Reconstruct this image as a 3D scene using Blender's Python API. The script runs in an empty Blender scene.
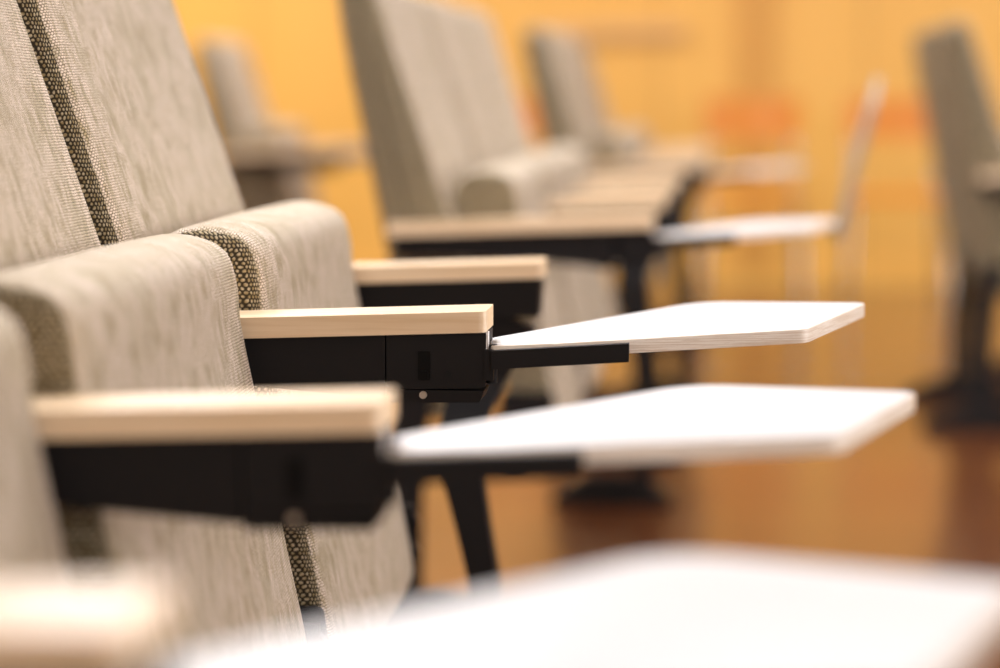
import bpy, bmesh, math, random
from mathutils import Vector, Matrix
random.seed(4)
S = bpy.context.scene
C = S.collection
PI = math.pi

# ------------------------------------------------------------------ node helper
class NT:
    def __init__(self, name):
        self.m = bpy.data.materials.new(name)
        self.m.use_nodes = True
        self.t = self.m.node_tree
        self.b = self.t.nodes['Principled BSDF']
    def n(self, kind, **kw):
        nd = self.t.nodes.new(kind)
        for k, v in kw.items():
            setattr(nd, k, v)
        return nd
    def put(self, sock, v):
        if isinstance(v, bpy.types.NodeSocket):
            self.t.links.new(v, sock)
        else:
            sock.default_value = v
    def math(self, op, a, b=0.0, c=0.0):
        nd = self.n('ShaderNodeMath', operation=op)
        self.put(nd.inputs[0], a); self.put(nd.inputs[1], b); self.put(nd.inputs[2], c)
        return nd.outputs[0]
    def smooth(self, x, lo, hi, a=0.0, b=1.0):
        nd = self.n('ShaderNodeMapRange', interpolation_type='SMOOTHSTEP')
        self.put(nd.inputs[0], x)
        for i, v in enumerate((lo, hi, a, b)):
            self.put(nd.inputs[i + 1], v)
        return nd.outputs[0]
    def mix(self, f, a, b):
        nd = self.n('ShaderNodeMix', data_type='RGBA')
        self.put(nd.inputs[0], f)
        self.put(nd.inputs[6], a if isinstance(a, bpy.types.NodeSocket) else (*a, 1))
        self.put(nd.inputs[7], b if isinstance(b, bpy.types.NodeSocket) else (*b, 1))
        return nd.outputs[2]
    def uv(self):
        o = self.n('ShaderNodeTexCoord').outputs['UV']
        s = self.n('ShaderNodeSeparateXYZ')
        self.put(s.inputs[0], o)
        return o, s.outputs[0], s.outputs[1]
    def obj(self):
        o = self.n('ShaderNodeTexCoord').outputs['Object']
        s = self.n('ShaderNodeSeparateXYZ')
        self.put(s.inputs[0], o)
        return o, s.outputs[0], s.outputs[1], s.outputs[2]
    def noise(self, vec, scale, sx=1, sy=1, sz=1, detail=3.0, rough=0.55):
        mp = self.n('ShaderNodeMapping')
        self.put(mp.inputs[0], vec)
        mp.inputs['Scale'].default_value = (sx, sy, sz)
        nd = self.n('ShaderNodeTexNoise')
        self.put(nd.inputs['Vector'], mp.outputs[0])
        nd.inputs['Scale'].default_value = scale
        nd.inputs['Detail'].default_value = detail
        nd.inputs['Roughness'].default_value = rough
        return nd.outputs[0]
    def bump(self, h, strength, dist):
        nd = self.n('ShaderNodeBump')
        nd.inputs['Strength'].default_value = strength
        nd.inputs['Distance'].default_value = dist
        self.put(nd.inputs['Height'], h)
        self.put(self.b.inputs['Normal'], nd.outputs[0])
    def set(self, **kw):
        for k, v in kw.items():
            k = k.replace('_', ' ')
            if isinstance(v, tuple) and len(v) == 3:
                v = (*v, 1)
            self.put(self.b.inputs[k], v)
        return self.m

def weave(t, w, h, fu, fv):
    """staggered yarn floats: 1 on the yarn, 0 in the ground between"""
    vec, u, v = t.uv()
    wob = t.noise(vec, 90, 1, 1, 1, 2)
    wob2 = t.noise(vec, 350, 1, 1, 1, 1)
    vv = t.math('ADD', t.math('DIVIDE', v, h), t.math('MULTIPLY', wob, 0.9))
    row = t.math('FLOOR', vv)
    off = t.math('MULTIPLY', t.math('FLOORED_MODULO', row, 2.0), 0.5)
    uu = t.math('ADD', t.math('ADD', t.math('DIVIDE', u, w), off), t.math('MULTIPLY', wob, 0.8))
    a = t.math('DIVIDE', t.math('SUBTRACT', t.math('FRACT', uu), 0.5), fu)
    b = t.math('DIVIDE', t.math('SUBTRACT', t.math('FRACT', vv), 0.5), fv)
    d = t.math('SQRT', t.math('ADD', t.math('MULTIPLY', a, a), t.math('MULTIPLY', b, b)))
    d = t.math('ADD', d, t.math('MULTIPLY', t.math('SUBTRACT', wob2, 0.5), 0.7))
    return vec, t.smooth(d, 0.62, 1.12, 1.0, 0.0)

def fabric_front():
    t = NT('oatmeal_linen')
    vec, dot = weave(t, 0.0042, 0.0026, 0.46, 0.45)
    st = t.noise(vec, 1, 210, 32, 1, 4, 0.6)          # slub streaks along the warp
    st2 = t.noise(vec, 1, 85, 15, 1, 3, 0.6)
    patch = t.noise(vec, 1, 26, 6, 1, 3, 0.6)
    yarn = t.mix(t.smooth(st, 0.44, 0.66), (0.85, 0.715, 0.59), (0.50, 0.38, 0.215))
    yarn = t.mix(t.smooth(st2, 0.5, 0.66, 0, .8), yarn, (0.40, 0.325, 0.175))
    yarn = t.mix(t.smooth(patch, 0.48, 0.66, 0, .5), yarn, (0.49, 0.415, 0.25))
    gap = t.mix(t.smooth(st, 0.4, 0.65), (0.20, 0.145, 0.08), (0.10, 0.078, 0.025))
    t.bump(dot, 0.5, 0.0006)
    return t.set(Base_Color=t.mix(dot, gap, yarn), Roughness=0.92, Sheen_Weight=0.12)

def fabric_side():
    t = NT('olive_flecked_weave')
    vec, dot = weave(t, 0.0047, 0.0039, 0.33, 0.43)
    nz = t.noise(vec, 160, 1, 1, 1, 2)
    yarn = t.mix(t.smooth(nz, 0.4, 0.62), (0.64, 0.53, 0.35), (0.36, 0.265, 0.12))
    t.bump(dot, 0.7, 0.0009)
    return t.set(Base_Color=t.mix(dot, (0.038, 0.027, 0.012), yarn), Roughness=0.9)

def wood_arm():
    t = NT('pale_maple')
    vec, x, y, z = t.obj()
    g = t.noise(vec, 1, 6, 130, 160, 4, 0.6)
    g2 = t.noise(vec, 1, 2.5, 26, 40, 2, 0.5)
    c = t.mix(t.smooth(g, 0.35, 0.7), (0.88, 0.675, 0.455), (0.79, 0.575, 0.35))
    c = t.mix(t.smooth(g2, 0.45, 0.7, 0, .5), c, (0.73, 0.51, 0.285))
    return t.set(Base_Color=c, Roughness=0.38, Coat_Weight=0.25, Coat_Roughness=0.2)

def ply_edge():
    t = NT('plywood_edge')
    vec, x, y, z = t.obj()
    g = t.noise(vec, 1, 14, 14, 900, 3, 0.6)
    g2 = t.noise(vec, 1, 90, 90, 1400, 2, 0.6)
    c = t.mix(t.smooth(g, 0.44, 0.58), (0.84, 0.76, 0.66), (0.68, 0.56, 0.44))
    c = t.mix(t.smooth(g2, 0.55, 0.7, 0, .5), c, (0.55, 0.44, 0.33))
    return t.set(Base_Color=c, Roughness=0.5)

def plain(name, col, rough, metal=0.0, var=0.04, scale=30, **kw):
    t = NT(name)
    vec, x, y, z = t.obj()
    g = t.noise(vec, scale, 1, 1, 1, 3)
    lo = tuple(max(0, c * (1 - var)) for c in col)
    hi = tuple(min(1, c * (1 + var)) for c in col)
    return t.set(Base_Color=t.mix(g, lo, hi), Roughness=rough, Metallic=metal, **kw)

def black_powder():
    t = NT('black_powder_coat')
    vec, x, y, z = t.obj()
    g = t.noise(vec, 1400, 1, 1, 1, 2)
    t.bump(g, 0.12, 0.0003)
    return t.set(Base_Color=t.mix(g, (0.0075, 0.0062, 0.0062), (0.012, 0.010, 0.010)), Roughness=0.6, Specular_IOR_Level=0.2)

def floor_wood():
    t = NT('honey_wood_boards')
    vec, x, y, z = t.obj()
    px = t.math('DIVIDE', y, 0.11)
    row = t.math('FLOOR', px)
    seam = t.math('ABSOLUTE', t.math('SUBTRACT', t.math('FRACT', px), 0.5))
    wn = t.n('ShaderNodeTexWhiteNoise', noise_dimensions='1D')
    t.put(wn.inputs['W'], row)
    g = t.noise(vec, 1, 3, 40, 1, 4)
    c = t.mix(wn.outputs[0], (0.105, 0.030, 0.008), (0.138, 0.042, 0.010))
    c = t.mix(t.smooth(g, 0.45, 0.75, 0, .6), c, (0.09, 0.026, 0.007))
    c = t.mix(t.smooth(seam, 0.482, 0.497), c, (0.10, 0.04, 0.015))
    return t.set(Base_Color=c, Roughness=0.34, Specular_IOR_Level=0.15, Coat_Weight=1.0, Coat_IOR=1.25, Coat_Roughness=0.12)

def wall_wood():
    t = NT('amber_veneer_panels')
    vec, x, y, z = t.obj()
    px = t.math('DIVIDE', t.math('ADD', x, 0.35), 0.9)
    wn = t.n('ShaderNodeTexWhiteNoise', noise_dimensions='1D')
    t.put(wn.inputs['W'], t.math('FLOOR', px))
    g = t.noise(vec, 1, 16, 1, 1.2, 4)
    c = t.mix(wn.outputs[0], (0.76, 0.425, 0.09), (0.82, 0.47, 0.105))
    c = t.mix(t.smooth(g, 0.4, 0.75, 0, .5), c, (0.70, 0.385, 0.07))
    e = t.math('ABSOLUTE', t.math('SUBTRACT', t.math('FRACT', px), 0.5))
    c = t.mix(t.smooth(e, 0.493, 0.498), c, (0.35, 0.17, 0.04))
    return t.set(Base_Color=c, Roughness=0.4)

M = dict(
    linen=fabric_front(), side=fabric_side(), maple=wood_arm(), ply=ply_edge(), black=black_powder(),
    white=plain('white_laminate', (0.68, 0.69, 0.70), 0.42, var=0.01),
    under=plain('grey_beige_backing', (0.33, 0.27, 0.20), 0.5, var=0.03),
    steel=plain('brushed_steel', (0.62, 0.58, 0.55), 0.28, 1.0),
    slot=plain('gloss_black_plastic', (0.003, 0.0028, 0.0028), 0.45, Specular_IOR_Level=.12),
    hole=plain('dark_recess', (0.003, 0.003, 0.003), 0.9),
    floor=floor_wood(), wall=wall_wood(),
    plaster=plain('warm_plaster', (0.80, 0.66, 0.47), 0.8, var=0.02, scale=3),
    ceil=plain('ceiling_paint', (0.82, 0.79, 0.74), 0.85, var=0.01, scale=3),
    trim=plain('dark_amber_trim', (0.62, 0.315, 0.06), 0.45, var=0.06),
    rail=plain('dull_beige_rail', (0.64, 0.39, 0.15), 0.5, var=0.05),
    orange=plain('orange_plywood', (0.58, 0.195, 0.008), 0.4, var=0.05),
    chrome=plain('chrome_tube', (0.42, 0.40, 0.37), 0.12, 1.0, var=0.01),
)

# ------------------------------------------------------------------ mesh helpers
OX, OY = 0.45, -0.33       # from the arm-based measuring frame to the chair's own base
def P(x, y, z):
    return Vector((x + OX, y + OY, z))

def finish(name, bm, mats, angle=35, smooth=True):
    bmesh.ops.recalc_face_normals(bm, faces=bm.faces)
    me = bpy.data.meshes.new(name)
    bm.to_mesh(me); bm.free()
    for m in (mats if isinstance(mats, (list, tuple)) else [mats]):
        me.materials.append(m)
    if smooth:
        for p in me.polygons:
            p.use_smooth = True
        me.set_sharp_from_angle(angle=math.radians(angle))
    return me

def bevel(bm, w, seg=2, edges=None, ang=30):
    if edges is None:
        edges = [e for e in bm.edges if len(e.link_faces) == 2 and e.calc_face_angle(0) > math.radians(ang)]
    bmesh.ops.bevel(bm, geom=edges, offset=w, segments=seg, profile=0.5, affect='EDGES', clamp_overlap=True)

def add_prism(bm, lower, upper):
    """closed solid between two equal rings of points"""
    a = [bm.verts.new(p) for p in lower]
    b = [bm.verts.new(p) for p in upper]
    n = len(a)
    bm.faces.new(a[::-1]); f = bm.faces.new(b)
    for i in range(n):
        bm.faces.new((a[i], a[(i + 1) % n], b[(i + 1) % n], b[i]))
    return f

def prism_y(bm, poly, y0, y1, q=P):
    return add_prism(bm, [q(x, y0, z) for x, z in poly], [q(x, y1, z) for x, z in poly])

def box(bm, x0, x1, y0, y1, z0, z1, q=P):
    return prism_y(bm, [(x0, z0), (x1, z0), (x1, z1), (x0, z1)], y0, y1, q)

def cyl(bm, c, axis, r, h, n=20, q=P):
    """cylinder centred at c along 'x','y' or 'z'"""
    ring = []
    for s in (-.5, .5):
        row = []
        for i in range(n):
            a = 2 * PI * i / n
            u, v = r * math.cos(a), r * math.sin(a)
            d = {'x': (s * h, u, v), 'y': (u, s * h, v), 'z': (u, v, s * h)}[axis]
            row.append(q(c[0] + d[0], c[1] + d[1], c[2] + d[2]))
        ring.append(row)
    add_prism(bm, *ring)

def round_poly(pts, rad, n=6):
    out = []
    k = len(pts)
    for i in range(k):
        p0, p, p1 = Vector(pts[i - 1]), Vector(pts[i]), Vector(pts[(i + 1) % k])
        r = rad[i] if isinstance(rad, (list, tuple)) else rad
        if r <= 0:
            out.append(tuple(p)); continue
        a, b = (p0 - p).normalized(), (p1 - p).normalized()
        half = a.angle(b) / 2
        t = min(r / math.tan(half), (p0 - p).length * .48, (p1 - p).length * .48)
        s, e = p + a * t, p + b * t
        for j in range(n + 1):
            f = j / n
            out.append(tuple(s * (1 - f) ** 2 + p * 2 * f * (1 - f) + e * f * f))
    return out

def smooth_loop(pts, step=0.012):
    """closed Catmull-Rom through the points, resampled evenly"""
    n = len(pts); raw = []
    for i in range(n):
        p0, p1, p2, p3 = (Vector(pts[(i + j) % n]) for j in (-1, 0, 1, 2))
        for j in range(16):
            t = j / 16
            raw.append(0.5 * ((2 * p1) + (p2 - p0) * t + (2 * p0 - 5 * p1 + 4 * p2 - p3) * t * t + (3 * p1 - p0 - 3 * p2 + p3) * t ** 3))
    L = [0]
    for i in range(len(raw)):
        L.append(L[-1] + (raw[(i + 1) % len(raw)] - raw[i]).length)
    m = max(12, int(L[-1] / step)); out = []; k = 0
    for j in range(m):
        d = L[-1] * j / m
        while L[k + 1] < d:
            k += 1
        f = (d - L[k]) / max(1e-9, L[k + 1] - L[k])
        out.append(raw[k].lerp(raw[(k + 1) % len(raw)], f))
    return out

def inset(loop, d):
    n = len(loop); out = []
    area = sum(loop[i].x * loop[(i + 1) % n].y - loop[(i + 1) % n].x * loop[i].y for i in range(n))
    s = 1 if area > 0 else -1
    for i in range(n):
        t = (loop[(i + 1) % n] - loop[i - 1]).normalized()
        out.append(loop[i] + Vector((-t.y, t.x)) * s * d)
    return out

def cushion(name, pts, y0, y1, r, crown):
    """upholstered block: the wrapped face (linen) and its two side panels (flecked weave)"""
    loop = smooth_loop(pts)
    n = len(loop)
    arc = [0]
    for i in range(n):
        arc.append(arc[-1] + (loop[(i + 1) % n] - loop[i]).length)
    zc = sum(p.y for p in loop) / n
    def ring(y, d):
        f = 1 - ((2 * (y - y0) / (y1 - y0)) - 1) ** 2
        base = inset(loop, d)
        return [P(p.x + (crown * f if p.x > -9 else 0), y, p.y + crown * 0.5 * f * (1 if p.y > zc else -1)) for p in base]
    # slices of (y, inset)
    rim = [(r * (1 - math.cos(a)), r * (1 - math.sin(a))) for a in [PI / 2 * k / 6 for k in range(7)]]
    # rim[k] = (distance in y from the end, inset): k=0 -> y end, inset r
    cut = 3
    sl = [(y0 + dy, d) for dy, d in rim[cut:]]
    m = 18
    sl += [(y0 + r + (y1 - y0 - 2 * r) * j / m, 0) for j in range(1, m)]
    sl += [(y1 - dy, d) for dy, d in rim[cut:][::-1]]
    bm = bmesh.new(); uvl = bm.loops.layers.uv.new('UVMap')
    rows = []; us = []
    u = sl[0][0]
    for k, (y, d) in enumerate(sl):
        rows.append([bm.verts.new(p) for p in ring(y, d)])
        if k:
            u += math.hypot(y - sl[k - 1][0], d - sl[k - 1][1])
        us.append(u)
    for k in range(len(rows) - 1):
        for i in range(n):
            j = (i + 1) % n
            f = bm.faces.new((rows[k][i], rows[k][j], rows[k + 1][j], rows[k + 1][i]))
            for lp, (uu, vv) in zip(f.loops, ((us[k], arc[i]), (us[k], arc[i + 1]), (us[k + 1], arc[i + 1]), (us[k + 1], arc[i]))):
                lp[uvl].uv = (uu, vv)
    zmax = max(p.y for p in loop)
    wrap = lambda i, k: False
    caps = []
    bmb, uvb = bm, uvl
    for ye, sgn in ((y0, 1), (y1, -1)):
        bm = bmesh.new(); uvl = bm.loops.layers.uv.new('UVMap')
        ins = [(ye + sgn * dy, d) for dy, d in rim[:cut + 1]][::-1]     # from the seam to the flat
        ins += [(ye - sgn * 0.001, r + 0.005), (ye - sgn * 0.0015, r + 0.017)]
        vr = [[bm.verts.new(p) for p in ring(y, d)] for y, d in ins]
        for k in range(len(vr) - 1):
            for i in range(n):
                j = (i + 1) % n
                if wrap(i, k):
                    f = bmb.faces.new([bmb.verts.new(v.co) for v in (vr[k][i], vr[k][j], vr[k + 1][j], vr[k + 1][i])])
                    for lp, (uu, vv) in zip(f.loops, ((k, i), (k, i + 1), (k + 1, i + 1), (k + 1, i))):
                        lp[uvb].uv = (ye - sgn * .006 * uu, arc[vv])
                else:
                    bm.faces.new((vr[k][i], vr[k][j], vr[k + 1][j], vr[k + 1][i]))
        bm.faces.new(vr[-1])
        bmesh.ops.delete(bm, geom=[v for v in bm.verts if not v.link_faces], context='VERTS')
        # unrolled width so that the weave keeps its size round the rim
        for f in bm.faces:
            for lp in f.loops:
                co = lp.vert.co
                lp[uvl].uv = (co.x + 2 * abs(co.y - OY - ye) * sgn, co.z)
        caps.append(finish('side_panel', bm, M['side'], 60))
    bmesh.ops.remove_doubles(bmb, verts=bmb.verts, dist=1e-5)
    bmesh.ops.recalc_face_normals(bmb, faces=bmb.faces)
    for f in bmb.faces:
        f.material_index = 1 if name == 'backrest' and f.normal.x < -0.55 else 0
    return finish(name, bmb, [M['linen'], M['side']], 60), caps

# ------------------------------------------------------------------ the chair's meshes
def front_x(z):
    return -0.563 - 0.336 * (z - 0.737)
back_pts = [(-0.505, 0.36), (-0.500, 0.44), (-0.495, 0.50), (front_x(.55) - .004, .55), (front_x(.62), .62), (front_x(.70), .70), (front_x(.80), .80), (front_x(.90), .90),
            (front_x(1.0), 1.0), (-0.661, 1.024), (-0.682, 1.034), (-0.708, 1.028), (-0.719, 1.0),
            (-0.703, .90), (-0.682, .80), (-0.662, .70), (-0.642, .60), (-0.622, .50), (-0.608, .42), (-0.597, .36), (-0.575, .338), (-0.525, .338)]
seat_pts = [(-0.3655, 0.315), (-0.3775, 0.385), (-0.392, .455), (-0.4045, .52), (-0.4185, .59), (-0.4315, .655), (-0.4345, .690), (-0.4435, .719),
            (-0.464, .731), (-0.4945, .735), (-0.522, .728), (-0.539, .705), (-0.5395, .67), (-0.522, .60), (-0.490, .50),
            (-0.463, .42), (-0.445, .34), (-0.43, .30), (-0.40, .288), (-0.376, .294)]
MS = {}
MS['backrest'], MS['back_caps'] = cushion('backrest', back_pts, 0.065, 0.616, 0.017, 0.004)
MS['seat'], MS['seat_caps'] = cushion('seat', seat_pts, 0.084, 0.602, 0.013, 0.006)

def ztop(x):
    return 0.6675 + 0.035 * (x + 0.2187)

def arm_mesh(x0, rear):
    pl = [(x0, 0.0), (-0.2185, 0.0), (-0.2185, 0.075)]
    rd = [.006, .007, .007]
    if rear:
        rd += [.02]
        pl += [(-0.50, 0.075), (-0.56, 0.050), (x0, 0.050)]; rd += [.02, .006]
    else:
        pl += [(x0, 0.075)]; rd += [.004]
    pl = round_poly(pl, rd, 5)
    bm = bmesh.new()
    add_prism(bm, [P(x, y, ztop(x) - .0185) for x, y in pl], [P(x, y, ztop(x)) for x, y in pl])
    e = [e for e in bm.edges if abs(e.verts[0].co.z - e.verts[1].co.z) < .012 and e.calc_face_angle(0) > 1.2]
    bevel(bm, 0.0045, 3, e)
    return finish('armrest', bm, M['maple'], 40)
MS['arm'] = arm_mesh(-0.500, False)
MS['arm_long'] = arm_mesh(-0.632, True)

def bracket_mesh(x0, wide):
    bm = bmesh.new()
    y0, y1 = 0.008, (0.060 if not wide else 0.046)
    # rear rail
    prism_y(bm, [(x0, .6045), (-.43, .5985), (-0.3085, 0.5885), (-0.3085, ztop(-.3085) - .0195), (x0, ztop(x0) - .0195)], y0 + .0015, y1)
    # hinge housing
    hs = round_poly([(-0.307, 0.597), (-0.2195, 0.599), (-0.2187, 0.6475), (-0.307, 0.6445)], [.001, .004, .001, .001], 4)
    prism_y(bm, hs, y0, 0.066)
    lip = round_poly([(-0.307, 0.5850), (-0.2245, 0.5862), (-0.2205, 0.5965), (-0.307, 0.5965)], [.002, .004, .001, .001], 4)
    prism_y(bm, lip, y0 + .001, 0.058)
    bevel(bm, 0.0009, 2)
    return finish('arm_bracket', bm, M['black'], 35)
MS['bracket'] = bracket_mesh(-0.498, False)
MS['bracket_long'] = bracket_mesh(-0.622, True)

bm = bmesh.new()     # the plain rail under an arm without a tablet
prism_y(bm, [(-0.498, .604), (-0.2235, .6045), (-0.2205, ztop(-.2205) - .0195), (-0.498, ztop(-.498) - .0195)], .008, .062)
bevel(bm, .0012, 2)
MS['rail'] = finish('arm_bracket', bm, M['black'])

bm = bmesh.new()
sl = round_poly([(-0.2790, .6055), (-0.2680, .6055), (-0.2680, .6315), (-0.2790, .6315)], .0015, 3)
prism_y(bm, sl, .0072, .0082)
prism_y(bm, round_poly([(-0.2772, .6070), (-0.2698, .6070), (-0.2698, .6140), (-0.2772, .6140)], .001, 3), .0058, .0074)
MS['slot'] = finish('latch', bm, M['slot'])
bm = bmesh.new(); cyl(bm, (-0.2522, .0076, .6114), 'y', .0030, .0010, 20); MS['hole'] = finish('screw_hole', bm, M['hole'])
bm = bmesh.new(); cyl(bm, (-0.2744, .0085, .5925), 'y', .0034, .0035, 20); bevel(bm, .0006, 2); MS['screw'] = finish('screw', bm, M['steel'])
bm = bmesh.new(); cyl(bm, (-0.2195, .015, .6385), 'z', .0030, .021, 16); MS['pin'] = finish('pivot_pin', bm, M['steel'])
bm = bmesh.new()
prism_y(bm, round_poly([(-0.2205, .606), (-0.2120, .606), (-0.2120, .6330), (-0.2205, .6335)], .001, 3), .006, .040)
cyl(bm, (-0.2150, .020, .6195), 'z', .0052, .034, 18)
bevel(bm, .0006, 1, ang=60)
MS['pivot'] = finish('tablet_pivot', bm, M['black'])

# tablet and the flat bar that carries it; both turn about the pivot
HX, HY, HZ = -0.2145, 0.018, 0.6362
def H(x, y, z):
    return Vector((x - HX, y - HY, z - HZ))
TILT = math.tan(math.radians(2.9))
def tz(x):
    return HZ + (x - HX) * TILT
tab = round_poly([(-0.2150, 0.0125), (-0.1600, 0.0125), (-0.1560, 0.0110), (0.0620, 0.0500), (0.1270, 0.2800), (-0.0370, 0.3700), (-0.2230, 0.0800)],
                 [.004, .002, .002, .017, .020, .045, .012], 7)
def tablet_mesh():
    bm = bmesh.new()
    f = add_prism(bm, [H(x, y, tz(x) - .0125) for x, y in tab], [H(x, y, tz(x)) for x, y in tab])
    bmesh.ops.recalc_face_normals(bm, faces=bm.faces)
    for g in bm.faces:
        g.material_index = 0
    f.material_index = 1
    min(bm.faces, key=lambda g: g.normal.z if g is not f else 9).material_index = 2
    e = list(f.edges)
    bevel(bm, 0.0012, 2, e)
    return finish('writing_tablet', bm, [M['ply'], M['white'], M['under']], 40)
MS['tablet'] = tablet_mesh()
def bar_mesh(x1, z_off=0.0, q=H):
    def bz(x):
        return 0.6325 + (x + .2169) * 0.066 + z_off
    bm = bmesh.new()
    ring = lambda x: [q(x, .0015, bz(x) - .0163), q(x, .0110, bz(x) - .0163), q(x, .0110, bz(x)), q(x, .0015, bz(x))]
    add_prism(bm, ring(-0.2135), ring(x1))
    fl = lambda x: [q(x, .0110, bz(x) - .0163), q(x, .050, bz(x) - .0163), q(x, .050, bz(x) - .0138), q(x, .0110, bz(x) - .0138)]
    add_prism(bm, fl(-0.2100), fl(x1 - .004))
    bevel(bm, 0.0008, 2)
    return finish('tablet_bar', bm, M['black'])
MS['raised'] = MS['tablet'].copy(); MS['raised'].name = 'writing_tablet'
MS['raised'].materials[0] = M['under']; MS['raised'].materials[1] = M['under']  # white top and edges take the darker backing colour as painted shade
MS['bar'] = bar_mesh(-0.0930)
MS['bar_long'] = bar_mesh(0.085, -0.022)

# under-seat hinge plates, legs
bm = bmesh.new()
for y0, y1 in ((.075, .083), (.605, .613)):
    prism_y(bm, round_poly([(-.470, .300), (-.385, .296), (-.372, .330), (-.378, .384), (-.462, .384)], .008, 4), y0, y1)
box(bm, -.455, -.425, .080, .600, .262, .288)
bevel(bm, .0015, 2)
MS['hinge'] = finish('hinge_plate', bm, M['black'])
bm = bmesh.new()       # bumper knob on the far side of the seat
cyl(bm, (-.377, .619, .362), 'y', .016, .012, 22); cyl(bm, (-.371, .619, .328), 'y', .011, .012, 22)
box(bm, -.41, -.368, .612, .620, .30, .385)
bevel(bm, .001, 1, ang=60)
MS['stop'] = finish('seat_stop', bm, M['black'])

def sweep(bm, path, w, y0, y1):
    L, R = [], []
    for i, (x, z) in enumerate(path):
        a = Vector(path[max(0, i - 1)]); b = Vector(path[min(len(path) - 1, i + 1)])
        t = (b - a).normalized(); nn = Vector((-t.y, t.x)) * (w[i] / 2)
        L.append((x + nn.x, z + nn.y)); R.append((x - nn.x, z - nn.y))
    for i in range(len(path) - 1):
        prism_y(bm, [L[i], L[i + 1], R[i + 1], R[i]], y0, y1)
    bmesh.ops.remove_doubles(bm, verts=bm.verts, dist=1e-5)

def leg_mesh():
    bm = bmesh.new()
    pts = [(-.262, .604), (-.285, .55), (-.305, .50), (-.315, .46), (-.312, .42), (-.300, .36), (-.288, .30), (-.280, .20), (-.278, .035)]
    sweep(bm, pts, [.075, .06, .052, .050, .046, .038, .034, .034, .036], .018, .052)
    return finish('leg', bm, M['black'], 40)
MS['leg'] = leg_mesh()
def foot_mesh(x0, x1):
    bm = bmesh.new()
    pl = round_poly([(x0, 0.0), (x1, 0.0), (x1 - .005, .022), ((x0 + x1) / 2 + .05, .064), ((x0 + x1) / 2 - .05, .064), (x0 + .005, .022)], [.003, .003, .01, .03, .03, .01], 4)
    prism_y(bm, pl, .004, .066)
    bevel(bm, .003, 2)
    return finish('foot', bm, M['black'])
MS['foot'] = foot_mesh(-.47, -.22)
bm = bmesh.new()
sweep(bm, [(-.590, .42), (-.604, .34), (-.612, .20), (-.612, .035)], [.06, .06, .055, .055], .050, .064)
MS['rear_leg'] = finish('leg', bm, M['black'], 40)
MS['rear_foot'] = foot_mesh(-.765, -.44)

# ------------------------------------------------------------------ assembling
def link(name, me, parent=None, loc=None, rz=0.0, ry=0.0, rx=0.0):
    o = bpy.data.objects.new(name, me)
    C.objects.link(o)
    if parent:
        o.parent = parent
    if loc is not None:
        o.location = loc
    o.rotation_euler = (rx, ry, rz)
    return o

def tag(o, label, cat, group=None):
    o['label'] = label; o['category'] = cat
    if group:
        o['group'] = group
    return o

def chair(dx, Y, label, group, tablet='out', rz=0.0, droop=0.0, roll=0.0, small=1.0, near_end=False, far_arm=False, leg=False, far_leg=False, rear=True):
    r = link('lecture_chair', None, None, (dx - OX, Y - OY, 0))
    r.empty_display_size = .1
    tag(r, label, 'chair', group)
    b = link('backrest', MS['backrest'], r)
    for c in MS['back_caps']:
        link('side_panel', c, b)['label'] = 'olive flecked side panel of the backrest'
    s = link('seat', MS['seat'], r)
    for c in MS['seat_caps']:
        link('side_panel', c, s)['label'] = 'olive flecked side panel of the seat'
    link('hinge_plate', MS['hinge'], s)
    link('seat_stop', MS['stop'], s)
    link('armrest', MS['arm_long' if near_end else 'arm'], r)
    br = link('arm_bracket', MS['bracket_long' if near_end else 'bracket'], r)
    link('latch', MS['slot'], br); link('screw_hole', MS['hole'], br); link('screw', MS['screw'], br)
    hp = Vector((HX + OX, HY + OY, HZ))
    if tablet == 'out':
        link('tablet_pivot', MS['pivot'], br); link('pivot_pin', MS['pin'], br)
        link('tablet_bar', MS['bar'], r, hp, rz, droop)
        t = link('writing_tablet', MS['tablet'], r, hp, rz, droop, roll)
        t.scale = (small, small * .95 if small < 1 else 1, 1)
    elif tablet == 'up':
        link('tablet_pivot', MS['pivot'], br)
        link('tablet_bar', MS['bar_long'], r, hp)
        t = link('writing_tablet', MS['raised'], r, (0.085 + OX - .004, HY + OY, HZ - .035))
        t.rotation_euler = (0, math.radians(-72), 0)
        t.scale = (.86, .40, 1)
    if far_arm:
        for nm, k in (('armrest', 'arm'), ('arm_bracket', 'rail')):
            link(nm, MS[k], r, (0, .60, 0))
    for on, dy in ((leg, 0), (far_leg, .60)):
        if on:
            l = link('leg', MS['leg'], r, (0, dy, 0)); link('foot', MS['foot'], l)
    if rear:
        l = link('leg', MS['rear_leg'], r); link('foot', MS['rear_foot'], l)
    return r

g = 'chairs of the nearest row'
chair(0, .82, 'oatmeal fabric chair cut by the left edge, its white tablet filling the bottom corner', g, rz=0, droop=math.radians(2.2), roll=math.radians(-1.9), small=1.02)
chair(0, 1.43, 'oatmeal fabric chair whose blurred maple arm lies just below the sharp arm', g, droop=math.radians(.9), roll=math.radians(-1.0), small=1.012)
chair(0, 2.04, 'oatmeal fabric chair behind the sharp maple arm with black tablet hinge', g, far_arm=True, far_leg=True)
g = 'chairs of the section beyond the nearest row'
p = .605
Bx, By = 0.090, 3.62
chair(Bx, By, 'blurred beige chair showing its brown side beside a long maple arm, white tablet out', g, near_end=True, small=.84)
chair(Bx, By + p, 'blurred beige chair with its tablet raised as a thin leaning upright', g, tablet='up', rear=False)
chair(Bx, By + 2 * p, 'blurred beige chair farthest along the section with the brown-sided end chair', g, tablet='none', far_arm=True, leg=True, far_leg=True, rear=False)
g = 'chairs of the small section in front of the wall'
Cx, Cy = 0.125, 6.45
chair(Cx, Cy, 'small pale chair before the amber wall, grey-brown side facing us and tablet out', g, near_end=True, leg=True, small=.84)
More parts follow.
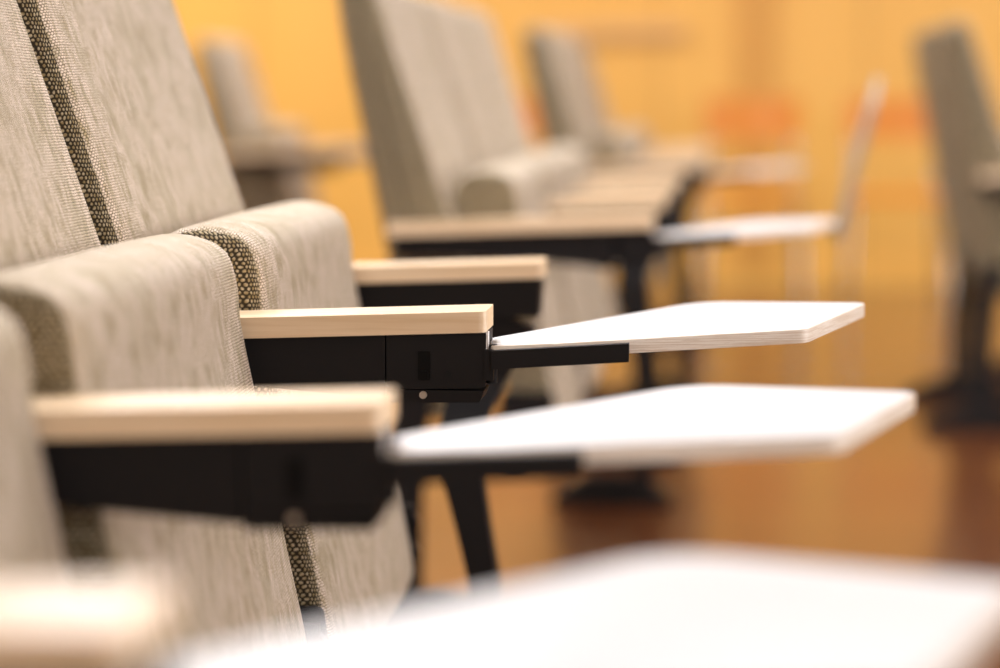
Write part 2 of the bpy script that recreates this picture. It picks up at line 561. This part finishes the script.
chair(Cx, Cy + p, 'small pale chair second in the section before the amber wall', g, tablet='none', rear=False)
chair(Cx, Cy + 2 * p, 'small pale chair last in the section before the amber wall', g, tablet='none', far_arm=True, far_leg=True, rear=False)
g = 'chairs of the section at the right edge'
chair(1.235, 6.0, 'grey-brown chair at the right edge seen from its back, black foot on the floor', g, near_end=True)
chair(1.235, 6.606, 'grey-brown chair mostly hidden behind the end chair at the right edge', g, tablet='none', far_arm=True, far_leg=True)
chair(-1.13, 7.9, 'pale blurred chair in the gap behind the sharp chair backrest', None, near_end=True, far_arm=True)

# ------------------------------------------------------------------ plywood chairs along the wall
def Q(x, y, z):
    return Vector((x, y, z))
def wall_chair_meshes():
    d = {}
    bm = bmesh.new()
    n = 10; rows = []
    for k, z in ((0, .665), (1, .70), (2, .80), (3, .83)):
        rows.append([(-.19 + .38 * i / n, .185 + .035 * (1 - ((2 * i / n - 1) ** 2)) + (z - .665) * .15, z) for i in range(n + 1)])
    pl = [(r[0], r[2]) for r in rows[0]]
    low = [Q(*v) for v in rows[0]] + [Q(v[0], v[1] + .012, v[2]) for v in rows[0][::-1]]
    up = [Q(*v) for v in rows[-1]] + [Q(v[0], v[1] + .012, v[2]) for v in rows[-1][::-1]]
    add_prism(bm, low, up)
    bevel(bm, .004, 2, ang=50)
    d['backrest'] = finish('backrest', bm, M['orange'], 40)
    bm = bmesh.new()
    pl = round_poly([(-.20, -.20), (.20, -.20), (.18, .19), (-.18, .19)], .05, 6)
    add_prism(bm, [Q(x, y, .445 - .012 * (y < -.15)) for x, y in pl], [Q(x, y, .458 - .012 * (y < -.15)) for x, y in pl])
    d['seat'] = finish('seat', bm, M['orange'], 40)
    def tube(pts, r=.011):
        bm = bmesh.new(); prev = None
        for i, pt in enumerate(pts):
            a = Vector(pts[max(0, i - 1)]); b = Vector(pts[min(len(pts) - 1, i + 1)])
            t = (b - a).normalized(); s = t.orthogonal().normalized(); u = t.cross(s)
            if abs(t.z) > .3:
                s = Vector((1, 0, 0)); s = (s - t * s.dot(t)).normalized(); u = t.cross(s)
            ring = [bm.verts.new(Vector(pt) + s * r * math.cos(2 * PI * k / 12) + u * r * math.sin(2 * PI * k / 12)) for k in range(12)]
            if prev:
                for k in range(12):
                    bm.faces.new((prev[k], prev[(k + 1) % 12], ring[(k + 1) % 12], ring[k]))
            else:
                bm.faces.new(ring[::-1])
            prev = ring
        bm.faces.new(prev)
        return finish('leg', bm, M['chrome'], 50)
    for s in (-1, 1):
        d['front', s] = tube([(s * .17, -.16, .444), (s * .185, -.19, .3), (s * .195, -.21, 0)])
        d['rear', s] = tube([(s * .165, .232, .79), (s * .165, .20, .60), (s * .165, .17, .45), (s * .175, .21, .25), (s * .19, .25, 0)])
    return d
WC = wall_chair_meshes()
for x, lab in ((-0.90, 'orange plywood chair seen between two beige chair backs by the wall'),
               (0.055, 'orange plywood chair in front of the dark upright strip on the wall'),
               (0.615, 'orange plywood chair half hidden by the grey-brown chair at right')):
    r = link('plywood_chair', None, None, (x, 9.35, 0)); r.empty_display_size = .1
    tag(r, lab, 'chair', 'orange chairs along the wall')
    link('backrest', WC['backrest'], r); link('seat', WC['seat'], r)
    for k in ('front', 'rear'):
        for s in (-1, 1):
            link('leg', WC[k, s], r)

# ------------------------------------------------------------------ the room
X0, X1, Y0, Y1, ZC = -5.0, 6.0, -3.0, 10.5, 3.2
def struct(name, m, *b):
    bm = bmesh.new()
    box(bm, *b, q=Q)
    o = link(name, finish(name, bm, m, smooth=False))
    o['kind'] = 'structure'
    return o
struct('floor', M['floor'], X0, X1, Y0, Y1, -.1, 0)
struct('ceiling', M['ceil'], X0, X1, Y0, Y1, ZC, ZC + .1)
struct('wall_back', M['wall'], X0, X1, Y1, Y1 + .1, 0, ZC)
struct('wall_left', M['wall'], X0 - .1, X0, Y0, Y1, 0, ZC)
struct('wall_right', M['plaster'], X1, X1 + .1, Y0, Y1, 0, ZC)
struct('wall_front', M['plaster'], X0, X1, Y0 - .1, Y0, 0, ZC)
struct('trim_1', M['trim'], 0.0, 0.155, Y1 - .03, Y1, .08, ZC)
struct('trim_2', M['rail'], -0.82, -0.24, Y1 - .04, Y1, 1.09, 1.15)
struct('baseboard_back', M['wall'], X0, X1, Y1 - .018, Y1, 0, .08)

# ------------------------------------------------------------------ light
def area(name, loc, sx, sy, power, col, tgt=None):
    l = bpy.data.lights.new(name, 'AREA')
    l.shape = 'RECTANGLE'; l.size = sx; l.size_y = sy; l.energy = power; l.color = col
    o = bpy.data.objects.new(name, l); C.objects.link(o); o.location = loc
    d = (Vector(tgt) - Vector(loc)) if tgt else Vector((0, 0, -1))
    o.rotation_euler = d.to_track_quat('-Z', 'Y').to_euler()
    return o
W = (0.95, 0.96, 1.0)
for x, y, e in ((-1.2, 2.3, 112), (-1.6, 4.2, 90), (2.6, 3.6, 16), (0.6, 5.8, 46), (-1.9, 7.4, 115), (2.6, 7.0, 80), (-3.2, 9.2, 88), (2.4, 9.2, 52)):
    area('ceiling_lamp', (x, y, ZC - .03), 1.2, .6, e, W)
area('fill_light', (X1 - .05, 2.4, 1.35), 4.5, 1.7, 300, W, (0, 2.2, 0.8))  # added fill from the right for the seat fronts, not a real window
area('fill_light', (1.2, Y0 + .05, 1.6), 4.0, 1.6, 140, W, (-0.3, 2.0, 0.7))  # added fill from the camera side for near faces, no window there
w = bpy.data.worlds.new('room_air'); S.world = w; w.use_nodes = True
w.node_tree.nodes['Background'].inputs[0].default_value = (1, .9, .78, 1)
w.node_tree.nodes['Background'].inputs[1].default_value = 0.05

# ------------------------------------------------------------------ camera
f = 2360.0
cam = bpy.data.cameras.new('camera'); co = bpy.data.objects.new('camera', cam); C.objects.link(co)
cam.sensor_width = 36; cam.lens = f * 36 / 1000
pitch = math.atan(244 / f); yaw = math.atan(239 * math.cos(pitch) / f)
co.location = (0, 0, .86); co.rotation_euler = (PI / 2 - pitch, 0, yaw)
cam.clip_start = .02
cam.dof.use_dof = True; cam.dof.focus_distance = 2.10; cam.dof.aperture_fstop = 2.0
S.camera = co
S.view_settings.view_transform = 'Standard'; S.view_settings.look = 'None'
S.view_settings.gamma = 1; S.view_settings.use_curve_mapping = False
S.view_settings.exposure = -0.1
S.cycles.use_denoising = True
S.cycles.max_bounces = 8
